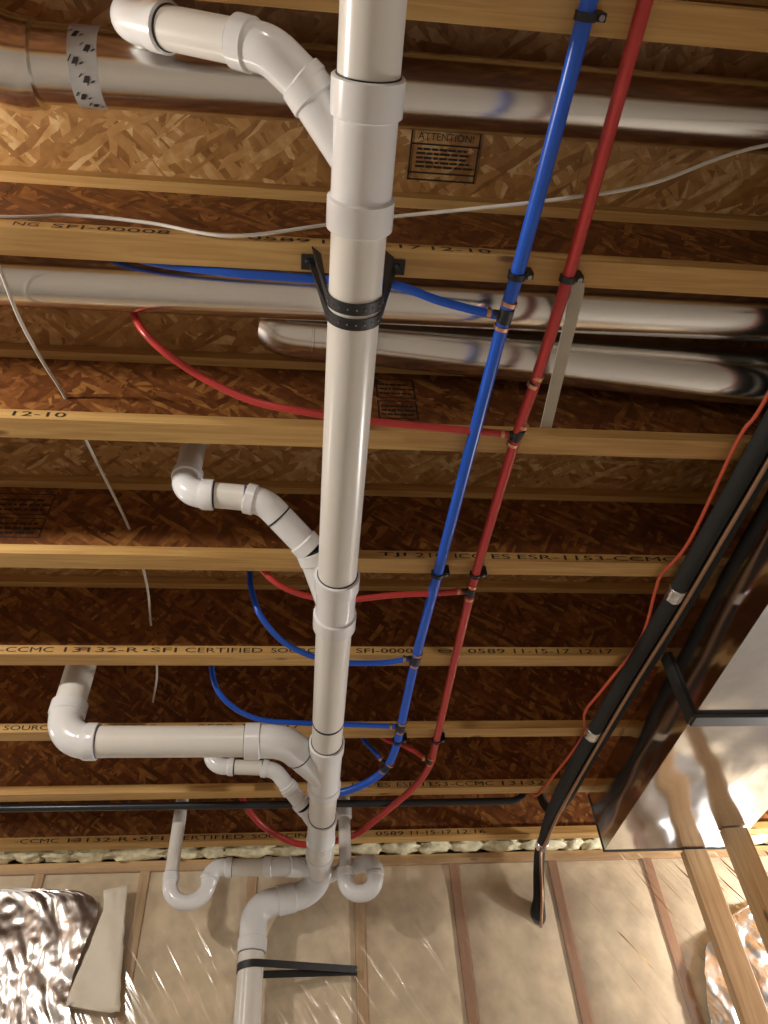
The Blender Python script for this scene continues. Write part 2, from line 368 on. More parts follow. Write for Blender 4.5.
wb.part('batt_flap', crumpled(wp([(104, 887), (128, 885), (123, 950), (119, 1012), (62, 1014), (80, 968), (95, 932), (103, 912)], YW-.06), YW-.06, .010, 4.4, .02, .008), 'flap', 180, label='pale batt facing folded beside the foil')
wb.part('foil_sheet', crumpled(wp([(706, 945), (715, 935), (735, 912), (750, 905), (790, 900), (840, 1000), (800, 1090), (730, 1090), (708, 1010), (703, 975)], YFo), YFo, .018, 8.1), 'foil', 60, label='crumpled silver foil insulation facing')

# ------------------------------------------------------------------ I-joists
Y0, SP = .55104, .4064
bf_me = mesh_from(B((XL+.01, 0, 0), (XR-.01, FW, FT), .0015), 'flange'); tf_me = mesh_from(B((XL+.01, 0, DEP-FT), (XR-.01, FW, DEP-.0005), .0015), 'flange')
PW = 1.219
def web_mesh():
    bm = bmesh.new(); n = 18; z0, z1 = FT-.006, DEP-FT+.006
    prof = [((.004 if k % 2 else -.004), z0+(z1-z0)*k/n) for k in range(n+1)]     # toothed end joints
    L = [bm.verts.new((p[0]+.0006, FW/2-.005, p[1])) for p in prof]; Rr = [bm.verts.new((PW+p[0]-.0006, FW/2-.005, p[1])) for p in prof]
    f = bm.faces.new(L+Rr[::-1]); r = bmesh.ops.extrude_face_region(bm, geom=[f]); bmesh.ops.translate(bm, vec=(0, .0095, 0), verts=[e for e in r['geom'] if isinstance(e, bmesh.types.BMVert)])
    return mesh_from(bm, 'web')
web_me = web_mesh()
WORDS = {0: [('NG SFI-00008', 10, 172, 228), ('(e)', 196, 226, 233), ('0589', 247, 310, 238), ('11-15-17', 322, 421, 244), ('12-10', 432, 490, 250)],
         1: [('12-10', 12, 66, 415)],
         2: [('TJI 210', 378, 444, 555), ('ICC ES', 455, 510, 557), ('ESR-1153-CCMC', 518, 676, 559)],
         3: [('-CCMC 13132-R', 0, 139, 650), ('\u2022', 143, 148, 650), ('SFI CERTIFIED SOURCING', 151, 340, 650), ('SFI-00008', 356, 421, 651), ('(e)', 438, 452, 651), ('0589', 468, 505, 652), ('11-15-17', 514, 570, 652), ('12:17', 580, 613, 652)],
         4: [('SOURCING SFI-00008', 4, 157, 728), ('0589', 197, 233, 727), ('11-15-17', 243, 300, 727)],
         5: [('ICC ES ESR 1153', 352, 448, 785), ('-CCMC 13132', 451, 545, 785)],
         6: [('-CCMC 13132-R', 15, 128, 843), ('\u2022', 132, 136, 843), ('SFI CERTIFIED SOURCING', 139, 316, 841), ('0589', 376, 404, 837), ('11-15-17', 411, 452, 836), ('12:16', 458, 486, 836)]}
JL = {-4: 'engineered wood I-joist far behind the camera, fourth before the red and blue clips', -3: 'engineered wood I-joist behind the camera, third before the hanger strap joist',
      -2: 'engineered wood I-joist just out of view overhead behind the topmost flange', -1: 'engineered wood I-joist at the very top of the photo, above the first steel duct',
      0: 'engineered wood I-joist carrying the black hanger strap, printed 0589 11-15-17', 1: 'engineered wood I-joist below the two steel ducts, printed 12-10 at its left end',
      2: 'engineered wood I-joist printed TJI 210, between the upper elbow and the red loop', 3: 'engineered wood I-joist printed SFI CERTIFIED SOURCING right across, above the big left elbow',
      4: 'engineered wood I-joist directly behind the thick horizontal white pipe', 5: 'engineered wood I-joist with the black plastic pipe along its far edge', 6: 'engineered wood I-joist nearest the insulated wall, over the yellow foam'}
OFF = {1: px_x(130, 375, .98), 3: .45, 0: .62, 2: .1, 4: .9, 5: .33, 6: .75, -1: .2, -2: .5, -3: .8, -4: .1}
for k in range(-4, 7):
    y = Y0+SP*k; t = Thing('i_joist', (0, y, HZ), JL[k], 'joist', 'floor joists overhead')
    link('bottom_flange', bf_me, t.root); link('top_flange', tf_me, t.root)
    xs = OFF[k]
    while xs > XL+.02+PW: xs -= PW
    while xs+PW < XR:
        w = link('web_panel', web_me, t.root); w.location.x = xs; xs += PW
    for s, lo, hi in ((0, XL+.01, None), (1, None, XR-.01)):      # cut end pieces
        if s == 0:
            first = OFF[k]
            while first > XL+.02+PW: first -= PW
            a, b = XL+.01, first-.005
        else: a, b = xs+.005, XR-.01
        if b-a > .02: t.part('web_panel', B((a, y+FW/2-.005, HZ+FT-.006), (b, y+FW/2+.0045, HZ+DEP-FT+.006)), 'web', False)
    if k in WORDS:
        words = []
        for s, x0, x1, py in WORDS[k]:                            # one part for each printed word
            ch = (x1-x0)/len(s); i0 = 0
            for wd_ in s.split(' '): words.append((wd_, x0+ch*i0, x0+ch*(i0+len(wd_)), py)); i0 += len(wd_)+1
        for s, x0, x1, py in words:
            bm = bmesh.new()
            a, b = aty(x0, py, y).x, aty(x1, py, y).x
            hgt = .008 if s == '\u2022' else .0165
            if s == '(e)':                                        # small oval mill mark
                n = 24; c0 = Vector(((a+b)/2, y-.0008, HZ+.016)); rg = [[bm.verts.new(c0+Vector((math.cos(6.2832*q/n)*(b-a)/2*f, 0, math.sin(6.2832*q/n)*.008*f))) for q in range(n)] for f in (1, .8)]
                for q in range(n): bm.faces.new((rg[0][q], rg[0][(q+1) % n], rg[1][(q+1) % n], rg[1][q]))
                rect(bm, (a+(b-a)*.14, y-.0008, HZ+.0145), (1, 0, 0), (0, 0, 1), (b-a)*.72, .003)
                t.part('printed_mark', bm, 'ink', False); continue
            text_into(bm, s, (a, y-.0008, HZ+.0075+(.004 if s == '\u2022' else 0)), (1, 0, 0), (0, 0, 1), b-a, hgt)
            t.part('printed_lettering', bm, 'ink', False, label='black printed lettering')
    if k in (1, 2):                                               # warning stamps on the web
        yw = y+FW/2-.0058; bm = bmesh.new(); R, U = Vector((1, 0, 0)), Vector((0, 0, 1))
        x0, x1 = (aty(376, 390, yw).x, aty(414, 390, yw).x) if k == 1 else (aty(-6, 505, yw).x, aty(52, 505, yw).x)
        w = x1-x0; rr = random.Random(5)
        for z0, h in ((HZ+.075, .07), (HZ+.16, .08)):
            for q in (0, h): rect(bm, (x0, yw, z0+q), R, U, w, .003)
            for q in (0, w-.003): rect(bm, (x0+q, yw, z0), R, U, .003, h)
            for m in range(3):
                x = .08*w
                while x < .85*w:
                    l = w*rr.uniform(.06, .16); rect(bm, (x0+x, yw, z0+h*(.2+.24*m)), R, U, l, .007); x += l+.03*w
        t.part('printed_stamp', bm, 'ink', False, label='dark rectangular stamp printed on the web')

# ------------------------------------------------------------------ PVC drain
P3, P2, P1 = .04445, .03015, .02415
H3, H2, H1 = .0525, .0365, .0297
def mz(y): return -.150-.008*y
MX = .070
def mp(y): return W(MX, y, mz(y))
dr = Thing('drain_pipe', W(-.163, 2.935, -HZ), 'white PVC drain line with wyes, elbows and traps hung under the joists', 'pipe')
def ring(p, d, r, wid=.004, parent=None, mat='cement'):
    d = Vector(d).normalized(); p = Vector(p)
    dr.part('cement_ring', tube([p-d*wid/2, p+d*wid/2], r, 28), mat, 40, parent)
def hub_tube(bm, pts, rb, rh, hub=(.045, .045), seg=28):
    """fitting body: sweep with socket hubs at its ends"""
    pts = [Vector(p) for p in pts]; s = [0]
    for a, b in zip(pts, pts[1:]): s.append(s[-1]+(b-a).length)
    L = s[-1]; cut = []
    def at(d):
        for i in range(len(pts)-1):
            if d <= s[i+1]+1e-9: return pts[i].lerp(pts[i+1], (d-s[i])/max(1e-9, s[i+1]-s[i]))
        return pts[-1]
    key = [(d, rb) for d in s if hub[0]+.003 < d < L-hub[1]-.003]
    if hub[0]: key += [(0, rh-.002), (.0015, rh), (hub[0]-.003, rh), (hub[0], rb)]
    else: key += [(0, rb)]
    if hub[1]: key += [(L, rh-.002), (L-.0015, rh), (L-hub[1]+.003, rh), (L-hub[1], rb)]
    else: key += [(L, rb)]
    key.sort(key=lambda q: q[0]); return sweep(bm, [at(d) for d, _ in key], [r for _, r in key], seg)
def wye(name, y0, y1, leg, rb, rh, hub0=.045, hub1=.045, lhub=.04, legr=P2*1.1, legh=H2):
    """main run y0..y1 plus a branch leg (list of points towards the run axis)"""
    bm = bmesh.new(); hub_tube(bm, [mp(y0), mp((y0+y1)/2), mp(y1)], rb, rh, (hub0, hub1)); hub_tube(bm, leg, legr, legh, (lhub, 0))
    return dr.part(name, bm, 'fit')
def pipe(a, b, r): return dr.part('pipe', tube([a, Vector(a).lerp(Vector(b), .5), b], r, 28), 'pipe')
def elbow(pts, R, r, rh, hub=(.03, .03), parent=None): 
    return dr.part('elbow', hub_tube(bmesh.new(), rounded(pts, R, 12), r*1.09, rh, hub), 'fit')
# main run
pipe(mp(-.6), mp(.27), P3)
C1 = aty(272, 51, .238); HB = aty(316, 95, .285); EA = aty(130, 19, .239); A2 = aty(236, 41, .235); A1 = aty(168, 28, .237)
fA = wye('wye_fitting', .243, .455, [HB+(C1-HB).normalized()*.025, mp(.375)], P3*1.06, H3, .052, .05, .034)
ring(mp(.2425), (0, 1, 0), P3+.002, .003, fA)
d = (C1-HB).normalized(); ring(HB+d*.026, d, P2+.0015, .003, fA)
e45 = elbow([A2, C1, HB+d*.012], .06, P2, H2, (.03, .02))
pipe(A1+(A2-A1)*-.1, A2.lerp(C1, .3), P2); ring(A2-(C1-A2).normalized()*.001, C1-A2, P2+.0012, .003, e45, 'primer')
eA = elbow([A1, EA, EA+Vector((0, .0, .09))], .05, P2, H2, (.032, .032)); ring(A1+(A1-EA).normalized()*.001, A1-EA, P2+.0016, .004, eA)
pipe(EA+Vector((0, 0, .07)), EA+Vector((0, 0, HZ+DEP-.001-EA.z)), P2)
pipe(mp(.40), mp(1.27), P3)
# wye C with its branch
VC = Vector((aty(186, 482, 1.15).x, 1.15, 0)); zc = aty(232, 496, 1.15).z
B0 = Vector((VC.x, 1.15, zc+.004)); B1 = aty(214, 495, 1.15); B2 = aty(246, 498, 1.15); B3 = aty(266, 503, 1.155); B4 = aty(311, 551, 1.25)
fC = wye('wye_fitting', 1.25, 1.435, [B4, mp(1.40)], P3*1.06, H3, .045, .05, .03)
ring(mp(1.2495), (0, 1, 0), P3+.002, .004, fC); db = (B4-mp(1.40)).normalized(); ring(B4+db*.001, db, P2+.002, .006, fC)
e2 = elbow([B2, B3, B4+db*.004], .07, P2, H2, (.024, .03)); ring(B3.lerp(B4, .28), B4-B3, P2*1.09+.001, .004, e2)
pipe(B1, B2, P2); ring(B2-Vector((.001, 0, 0)), (1, 0, 0), P2+.0012, .004, e2, 'primer')
e1 = elbow([B0+Vector((0, 0, .075)), B0, B1], .05, P2, H2, (.022, .028)); ring(B1+Vector((.001, 0, 0)), (1, 0, 0), P2+.0018, .004, e1)
ring(B0+Vector((0, 0, .0762)), (0, 0, 1), P2+.0015, .003, e1)
pipe(B0+Vector((0, 0, .05)), Vector((B0.x, B0.y, HZ+DEP-.001)), P2)
pipe(mp(1.39), mp(2.0), P3)
ring(mp(1.855), (0, 1, 0), P3+.0008, .008)
# wye F with the thick branch
YB = 1.965; zF = aty(170, 741, YB).z
F0 = Vector((aty(61, 735, YB).x, YB, zF)); F1 = Vector((aty(98, 741, YB).x, YB, zF)); F2 = Vector((aty(245, 742, YB).x, YB, zF-.003)); F3 = Vector((aty(285, 744, YB).x, YB, zF-.004))
Fj = mp(2.16); F4 = F3.lerp(Fj, .35)
fF = wye('wye_fitting', 1.965, 2.255, [F3.lerp(Fj, .30), Fj], P3*1.09, H3, .05, .045, .02, P3*1.06, P3*1.06)
ring(mp(1.9645), (0, 1, 0), P3+.002, .004, fF)
e3 = elbow([F2, F3, F4], .09, P3, H3, (.045, 0)); ring(F2-Vector((.0005, 0, 0)), (1, 0, 0), P3+.0015, .003, e3); ring(F4-(F4-F3)*.1, F4-F3, P3*1.09+.0012, .003, e3)
pipe(F1, F2, P3)
e4 = elbow([F0+Vector((0, 0, .125)), F0, F1], .085, P3, H3, (.04, .035)); ring(F1+Vector((.0005, 0, 0)), (1, 0, 0), P3+.002, .004, e4, 'primer')
pipe(F0+Vector((0, 0, .1)), Vector((F0.x, YB, HZ+DEP-.001)), P3)
pipe(mp(2.2), mp(2.46), P3)
# small branch wye
YS = 2.33; S0 = aty(213, 766, YS); S1 = aty(234, 767, YS); S2 = aty(262, 768, YS); S3 = aty(276, 771, YS+.005); S4 = aty(303, 806, 2.43)
fS = wye('wye_fitting', 2.43, 2.63, [S4, mp(2.55)], P3*1.08, H3*.97, .035, .035, .02, P1*1.1, H1)
ring(mp(2.4295), (0, 1, 0), P3+.002, .004, fS); ring(mp(2.6305), (0, 1, 0), P3+.0018, .003, fS)
ds = (S4-mp(2.55)).normalized(); ring(S4+ds*.001, ds, P1+.002, .003, fS)
elbow([S2, S3, S3.lerp(S4, .5)], .05, P1, H1, (.02, .02)); e5 = elbow([S3.lerp(S4, .45), S3.lerp(S4, .75), S4+ds*.002], .05, P1, H1*1.06, (.02, .02))
pipe(S1, S2, P1); e6 = elbow([S0+Vector((-.01, 0, .09)), S0+Vector((-.01, 0, 0)), S1], .05, P1, H1, (.02, .02)); ring(S1, (1, 0, 0), P1+.0018, .004, e6)
pipe(S0+Vector((-.01, 0, .06)), Vector((S0.x-.01, YS, HZ+DEP-.001)), P1)
pipe(mp(2.60), mp(2.78), P3)
# last fittings: side inlet, sweep to the left, drop to the floor
T0 = Vector((-.163, 2.935, HZ-.266))
bm = bmesh.new(); hub_tube(bm, [mp(2.72), mp(2.79), mp(2.87)], P3*1.08, H3*.97, (.02, .02)); hub_tube(bm, [W(-.045, 2.785, -.188), mp(2.84)], P2*1.12, H2, (.03, 0))
fT = dr.part('tee_fitting', bm, 'fit'); ring(mp(2.871), (0, 1, 0), P3+.0022, .003, fT)
corner = W(MX+.005, 2.96, -.212); M1 = corner.lerp(T0, .55)
e7 = elbow([mp(2.873), corner, M1], .085, P3, H3, (.015, .04)); ring(M1, T0-corner, P3+.002, .003, e7)
e8 = elbow([M1-(T0-corner).normalized()*.002, T0, T0-Vector((0, 0, .155))], .075, P3, H3, (.03, .045)); ring(T0-Vector((0, 0, .1555)), (0, 0, 1), P3+.002, .003, e8)
pipe(T0-Vector((0, 0, .13)), Vector((T0.x, T0.y, 0)), P3)
# left trap and arm
XT, YT = -.458, 2.80
pipe(W(XT, YT, DEP-.001), W(XT, YT, -.20), P1)
uu = [W(XT, YT, -.195), W(XT, YT, -.296), W(XT+.135, YT, -.296), W(XT+.135, YT, -.22)]
bm = hub_tube(bmesh.new(), rounded(uu, .066, 16), P1*1.1, H1, (.03, .018)); tr = dr.part('trap_bend', bm, 'fit'); ring(uu[0]+Vector((0, 0, .001)), (0, 0, 1), P1+.001, .002, tr)
a0 = W(XT+.135, YT, -.222); a1 = W(XT+.135, YT, -.178); a2 = W(-.245, 2.80, -.180); a3 = W(-.13, 2.795, -.184); a4 = W(-.04, 2.785, -.187)
e9 = elbow([a0, a1, a2], .05, P2*.92, H2*.95, (.012, .025)); ring(a2, (1, 0, 0), P2+.002, .003, e9)
pipe(a2-Vector((.02, 0, 0)), a3+Vector((.02, 0, 0)), P2); e10 = elbow([a3, a4, W(.0, 2.805, -.188)], .06, P2, H2, (.03, .0)); ring(a3, (1, 0, 0), P2+.0018, .002, e10)
# right trap and arm
XR2 = .166
rp = dr.part('pipe', tube([W(XR2, YT, DEP-.001), W(XR2, YT, .1), W(XR2, YT, -.20)], P1*.95, 24), 'pipe')
dr.part('coupling', tube([W(XR2, YT, .055), W(XR2, YT, .053), W(XR2, YT, -.004), W(XR2, YT, -.006)], [H1*.9, H1, H1, H1*.9], 24), 'fit')
uu = [W(XR2, YT, -.195), W(XR2, YT, -.285), W(XR2+.108, YT-.01, -.285), W(XR2+.108, YT-.01, -.215)]
bm = hub_tube(bmesh.new(), rounded(uu, .052, 16), P1*1.22, H1*1.12, (.03, .015)); tr = dr.part('trap_bend', bm, 'fit')
b0 = W(XR2+.108, YT-.01, -.216); b1 = W(XR2+.108, YT+.0, -.165); b2 = W(XR2-.01, YT+.075, -.172)
e11 = elbow([b0, b1, b2], .05, P1*1.1, H1*1.12, (.02, .02)); ring(b0, (0, 0, 1), P1+.003, .003, e11)
pipe(b2, W(.085, 2.90, -.19), P1)

# ------------------------------------------------------------------ straps
def arc_strap(y, xl, xr, tdz=0):
    c = W(MX, y, mz(y)); r = P3+.0022; pts = []
    L = W(xl, y-.012, -.002); Rr = W(xr, y-.012, -.002)
    def tang(p, sgn):
        v = Vector((p.x-c.x, p.z-c.z)); a = math.atan2(v.y, v.x); b = math.acos(r/v.length); return a+sgn*b
    aL, aR = tang(L, 1), tang(Rr, -1)
    while aR < aL: aR += 2*math.pi
    pts.append(L)
    for k in range(25):
        a = aL+(aR-aL)*k/24; pts.append(Vector((c.x+r*math.cos(a), y, c.z+r*math.sin(a))))
    pts.append(Rr); return pts
hs = Thing('hanger_strap', W(MX, .585, -.004), 'black perforated plastic strap looped twice under the main white drain pipe', 'strap')
for y, xl, xr in ((.5715, .004, .138), (.5985, -.002, .144)):
    bm = bmesh.new(); ribbon(bm, arc_strap(y, xl, xr), .0205, .002, (0, 1, 0), (.8, .6, 0)); st = hs.part('strap_loop', bm, 'strap')
    bm = bmesh.new(); c = W(MX, y, mz(y))
    for a in range(200, 345, 18):
        q = math.radians(a); o = c+Vector((math.cos(q), 0, math.sin(q)))*(P3+.0036); bmesh.ops.create_icosphere(bm, subdivisions=1, radius=.0016, matrix=Matrix.Translation(o))
    hs.part('hole_dot', bm, 'screw', 40, st)  # steel dots added in place of the strap's punched holes
for x, l in ((-.002, -.020), (.142, .0)):
    hs.part('strap_end', B(W(x+l-.001, .568, -.0055), W(x+l+.026, .5965, -.0005), .001), 'strap', False)
    hs.part('screw', tube([W(x+l+.012, .58, -.011), W(x+l+.012, .58, -.008), W(x+l+.012, .58, -.005)], [.004, .006, .006], 10), 'black')
zs_ = aty(251, 968, T0.y).z; end = Vector((aty(357, 971, YW-.03).x, YW-.033, aty(357, 971, YW-.03).z))
ws = Thing('hanger_strap', (T0.x, T0.y, zs_), 'black perforated plastic strap tying the vertical white pipe to a wall stud', 'strap')
pts = []; r = P3+.0022
dirE = math.atan2(end.y-T0.y, end.x-T0.x)
for k in range(30):
    a = dirE-1.45-(2*math.pi-2.9)*k/29; pts.append(Vector((T0.x+r*math.cos(a), T0.y+r*math.sin(a), zs_+.004-.012*k/29)))
bm = bmesh.new(); ribbon(bm, [end+Vector((.0, -.004, .003))]+pts+[end+Vector((0, .0, -.003))], .024, .003, (0, 0, 1)); ws.part('strap_loop', bm, 'strap')
ws.part('screw', tube([end+Vector((-.006, .02, 0)), end+Vector((-.006, -.008, 0)), end+Vector((-.006, -.011, 0))], [.005, .006, .004], 10), 'screw')

# ------------------------------------------------------------------ PEX lines
def tee(t, p, along, side, r, rs, length=.03, blank=False):
    """black crimp tee: run along, branch to side, copper rings"""
    along, side = Vector(along).normalized(), Vector(side).normalized(); bm = bmesh.new()
    sweep(bm, [p-along*length*.55, p-along*length*.5, p+along*length*.5, p+along*length*.55], [r*.9, r*1.1, r*1.1, r*.9], 14)
    if not blank: sweep(bm, [p, p+side*length*.85], rs*1.0, 12)
    f = t.part('tee_fitting', bm, 'black')
    for s in (-1, 1): q = p+along*s*length*.85; t.part('crimp_ring', tube([q-along*.004, q+along*.004], r+.0022, 16), 'copper', 40, f)
    if not blank: q = p+side*length*1.15; t.part('crimp_ring', tube([q-side*.004, q+side*.004], rs+.002, 14), 'copper', 40, f)
    return f
RB, RR, RS = .0132, .0118, .0081
PZ = -.026
bl = Thing('blue_water_line', W(.35, 1.2, PZ), 'blue PEX cold water line clipped under the joists with side branches', 'pipe')
bmain = [W(.412, -.5, PZ), W(.394, .148, PZ), W(.376, .553, PZ), W(.369, .66, PZ), W(.354, 1.0, PZ), W(.338, 1.37, PZ), W(.321, 1.76, PZ), W(.315, 2.12, PZ), W(.308, 2.27, PZ-.002), W(.288, 2.37, PZ-.006), W(.238, 2.45, PZ-.012), W(.155, 2.505, PZ-.02), W(.095, 2.52, PZ-.012), W(.07, 2.522, .03), W(.066, 2.522, .12), W(.066, 2.522, DEP-.002)]
bl.part('main_tube', tube(smooth_path(bmain, 8), RB, 18), 'blue')
def branch(t, pts, r, mat): return t.part('branch_tube', tube(smooth_path(pts, 9), r, 14), mat)
t1 = W(.3695, .656, PZ); tee(bl, t1, (-.02, .2, 0), (-1, -.1, 0), RB, RS)
branch(bl, [t1+Vector((-.02, 0, 0)), atz(490, 314, PZ), atz(440, 301, -.022), atz(395, 285, -.012), W(.06, .6135, -.007), W(-.06, .6135, -.003), W(-.17, .6135, .004), W(-.32, .614, .04), W(-.42, .616, .12), W(-.46, .616, DEP-.002)], RS, 'blue')
t2 = W(.322, 1.752, PZ); tee(bl, t2, (-.02, .3, 0), (-1, 0, 0), RB, RS)
branch(bl, [t2+Vector((-.02, 0, 0)), atz(380, 663, PZ), atz(330, 661, PZ-.006), atz(288, 645, PZ), aty(262, 618, 1.60), aty(252, 592, 1.58), aty(250, 572, 1.57), W(-.16, 1.57, DEP-.002)], RS, 'blue')
t3 = W(.3155, 2.115, PZ); tee(bl, t3, (-.01, .3, 0), (-1, 0, 0), RB, RS)
branch(bl, [t3+Vector((-.02, 0, 0)), atz(360, 725, PZ), atz(300, 723, PZ-.003), atz(258, 719, PZ), aty(228, 703, 1.99), aty(213, 678, 1.95), W(-.30, 1.94, .2), W(-.30, 1.94, DEP-.002)], RS, 'blue')
t4 = W(.29, 2.362, PZ-.006); tee(bl, t4, (-.05, .1, 0), (-.6, -.5, .6), RB, RS)
branch(bl, [t4+Vector((-.012, -.01, .012)), aty(375, 752, 2.36), aty(364, 740, 2.36), W(.19, 2.36, .16), W(.18, 2.36, DEP-.002)], RS, 'blue')
rl = Thing('red_water_line', W(.46, 1.2, PZ), 'red PEX hot water line clipped under the joists with side branches', 'pipe')
rmain = [W(.486, -.5, PZ), W(.478, .142, PZ), W(.473, .55, PZ), W(.462, .80, PZ), W(.452, .94, PZ), W(.437, 1.37, PZ), W(.438, 1.75, PZ), W(.443, 2.19, PZ), W(.441, 2.36, PZ-.002), W(.40, 2.51, PZ-.008), W(.30, 2.70, PZ-.016), W(.21, 2.855, PZ-.02), W(.09, 2.925, PZ-.02), W(-.01, 2.925, PZ-.02), W(-.10, 2.86, PZ-.008), W(-.17, 2.775, PZ+.01), W(-.222, 2.72, .04), W(-.25, 2.70, .14), W(-.255, 2.70, DEP-.002)]
rl.part('main_tube', tube(smooth_path(rmain, 8), RR, 18), 'red')
u0 = W(.4615, .80, PZ); tee(rl, u0, (-.05, .2, 0), (1, 0, 0), RR*.9, RS, .012, True)
u1 = W(.4525, .937, PZ); tee(rl, u1, (-.05, .2, 0), (-1, 0, 0), RR, RS)
branch(rl, [u1+Vector((-.02, 0, 0)), atz(440, 428, PZ), atz(360, 420, PZ-.004), atz(300, 411, PZ), aty(250, 400, .885), aty(200, 376, .85), aty(160, 348, .80), aty(138, 323, .775), W(-.39, .772, .2), W(-.40, .772, DEP-.002)], RS, 'red')
u2 = W(.4355, 1.455, PZ); tee(rl, u2, (0, .2, 0), (-1, 0, 0), RR, RS)
branch(rl, [u2+Vector((-.02, 0, 0)), atz(440, 593, PZ), atz(395, 595, PZ-.005), atz(345, 600, PZ-.006), atz(312, 597, PZ-.003), atz(285, 588, PZ+.006), atz(266, 574, .012), W(-.15, 1.44, .08), W(-.19, 1.44, .18), W(-.20, 1.44, DEP-.002)], RS, 'red')
u3 = W(.4405, 2.33, PZ); tee(rl, u3, (0, .2, 0), (-1, -.05, .25), RR, RS, .022)
branch(rl, [u3+Vector((-.015, 0, .004)), aty(405, 746, 2.31), aty(385, 739, 2.305), W(.22, 2.30, .11), W(.2, 2.30, DEP-.002)], RS, 'red')

# black clips
def clip_mesh(r):
    bm = bmesh.new(); n = 16; rows = []
    for k in range(n+1):                                          # C-shaped band around the tube
        a = math.radians(-125+250*k/n)-math.pi/2
        rows.append([bm.verts.new((R_*math.cos(a), s, R_*math.sin(a))) for R_, s in ((r+.001, -.006), (r+.004, -.006), (r+.004, .006), (r+.001, .006))])
    for a, b in zip(rows, rows[1:]):
        for k in range(4): bm.faces.new((a[k], a[(k+1) % 4], b[(k+1) % 4], b[k]))
    bm.faces.new(rows[0][::-1]); bm.faces.new(rows[-1])
    return mesh_from(bm, 'black')
def nail_mesh(r): 
    bm = bmesh.new(); box(bm, (r+.001, -.006, -.004), (r+.018, .006, -PZ-.001), .001)
    return mesh_from(bm, 'black')
def head_mesh(r): return mesh_from(tube([(r+.010, 0, -.008), (r+.010, 0, -.004)], .0045, 8), 'screw')
def clips(r, path, ks, colour, labels):
    c, nl, hd = clip_mesh(r), nail_mesh(r), head_mesh(r); pp = smooth_path(path, 12)
    for k, lab in zip(ks, labels):
        y = Y0+SP*k+FW*.45; p = min(pp, key=lambda q: abs(q.y-y)+(10 if q.y > 2.4 else 0))
        t = Thing('pipe_clip', (p.x, y, HZ+PZ), lab, 'clip', 'black tube clips nailed to the joists')
        link('band', c, t.root); link('foot', nl, t.root); link('nail_head', hd, t.root)
clips(RB, bmain, [-1, 0, 2, 4], 'blue', ['black clip on the blue tube at the top edge of the photo', 'black clip on the blue tube just above its first tee', 'black clip on the blue tube under the joist printed TJI 210', 'black clip on the blue tube beside the third tee'])
clips(RR, rmain, [0, 2, 4], 'red', ['black clip on the red tube at the joist with the hanger strap', 'black clip on the red tube under the joist printed TJI 210', 'black clip on the red tube above its bend to the left'])

# ------------------------------------------------------------------ round ducts
def duct(name, label, path, r, seams, mat='galv', extra=None):
    t = Thing(name, path[0], label, 'duct', 'round steel ducts between the joists')
    t.part('duct_pipe', tube(path, r, 40), mat)
    ax = (Vector(path[1])-Vector(path[0])).normalized()
    for s in seams:                                               # crimp beads
        p = Vector(path[0])+ax*s; t.part('seam_bead', tube([p-ax*.004, p-ax*.002, p+ax*.002, p+ax*.004], [r, r+.0025, r+.0025, r], 40), mat)
    return t, ax
D1 = [W(-.52, .343, .207), W(.3, .340, .219), W(2.2, .335, .236)]
t, ax = duct('round_duct', 'round steel duct at the top of the photo with a printed tape band', D1, .0635, [1.62])
el = rounded([W(-.487, .343, .206), W(-.535, .343, .205), W(-.66, .288, .2), W(-1.0, .278, .2)], .12, 8)
t.part('duct_elbow', tube(el, [.070, .074, .074]+[.074]*(len(el)-3), 40), 'galv'); t.part('seam_bead', tube([el[0]+Vector((.004, 0, 0)), el[0]+Vector((.002, 0, 0)), el[0]-Vector((.004, 0, 0))], [.0645, .072, .072], 40), 'galv')
xt = aty(88, 70, .34).x; c = W(xt, .3425, .2085); axd = (D1[1]-D1[0]).normalized()
tp = t.part('tape_band', tube([c-axd*.024, c+axd*.024], .0642, 40), 'tapeprint', label='pale tape band with illegible black print')
bm = bmesh.new(); rr = random.Random(9)
for k in range(8):                                                # black marks wrapped on the band
    a0 = math.radians(-160+k*23+rr.uniform(-5, 5)); off = -.017+.016*(k % 2)+rr.uniform(-.004, .004)
    for m, (w, l) in enumerate(((.0025, rr.uniform(.08, .2)), (.008, rr.uniform(.12, .22)), (.002, rr.uniform(.08, .2)), (.004, .07))):
        g = []
        for q in range(4):
            a = a0+l*q/3+m*.05
            g.append([bm.verts.new(c+axd*(off+m*.006+s-(q*.0018))+Vector((0, math.cos(a), math.sin(a)))*.0647) for s in (0, w)])
        for q in range(3): bm.faces.new((g[q][0], g[q][1], g[q+1][1], g[q+1][0]))
t.part('printed_mark', bm, 'ink', 60, tp)
D2 = [W(-1.6, .692, .112), W(.3, .692, .118), W(2.3, .694, .126)]
duct('round_duct', 'round steel duct just below the hanger strap joist, nearer the camera', D2, .0635, [1.6-.62, 2.85])
D3 = [W(-.02, .852, .2355), W(.5, .852, .176), W(.9, .852, .127), W(1.2, .852, .1), W(2.3, .852, .09)]
t, ax = duct('round_duct', 'round steel duct starting behind the white pipe, next to the joist printed 12-10', D3, .065, [.03])
el = rounded([W(.03, .852, .230), W(-.06, .852, .241), W(-.115, .852, DEP-.004)], .06, 4)
t.part('duct_elbow', tube(el, [.0665]*(len(el)-1)+[.02], 40), 'galv', 12)

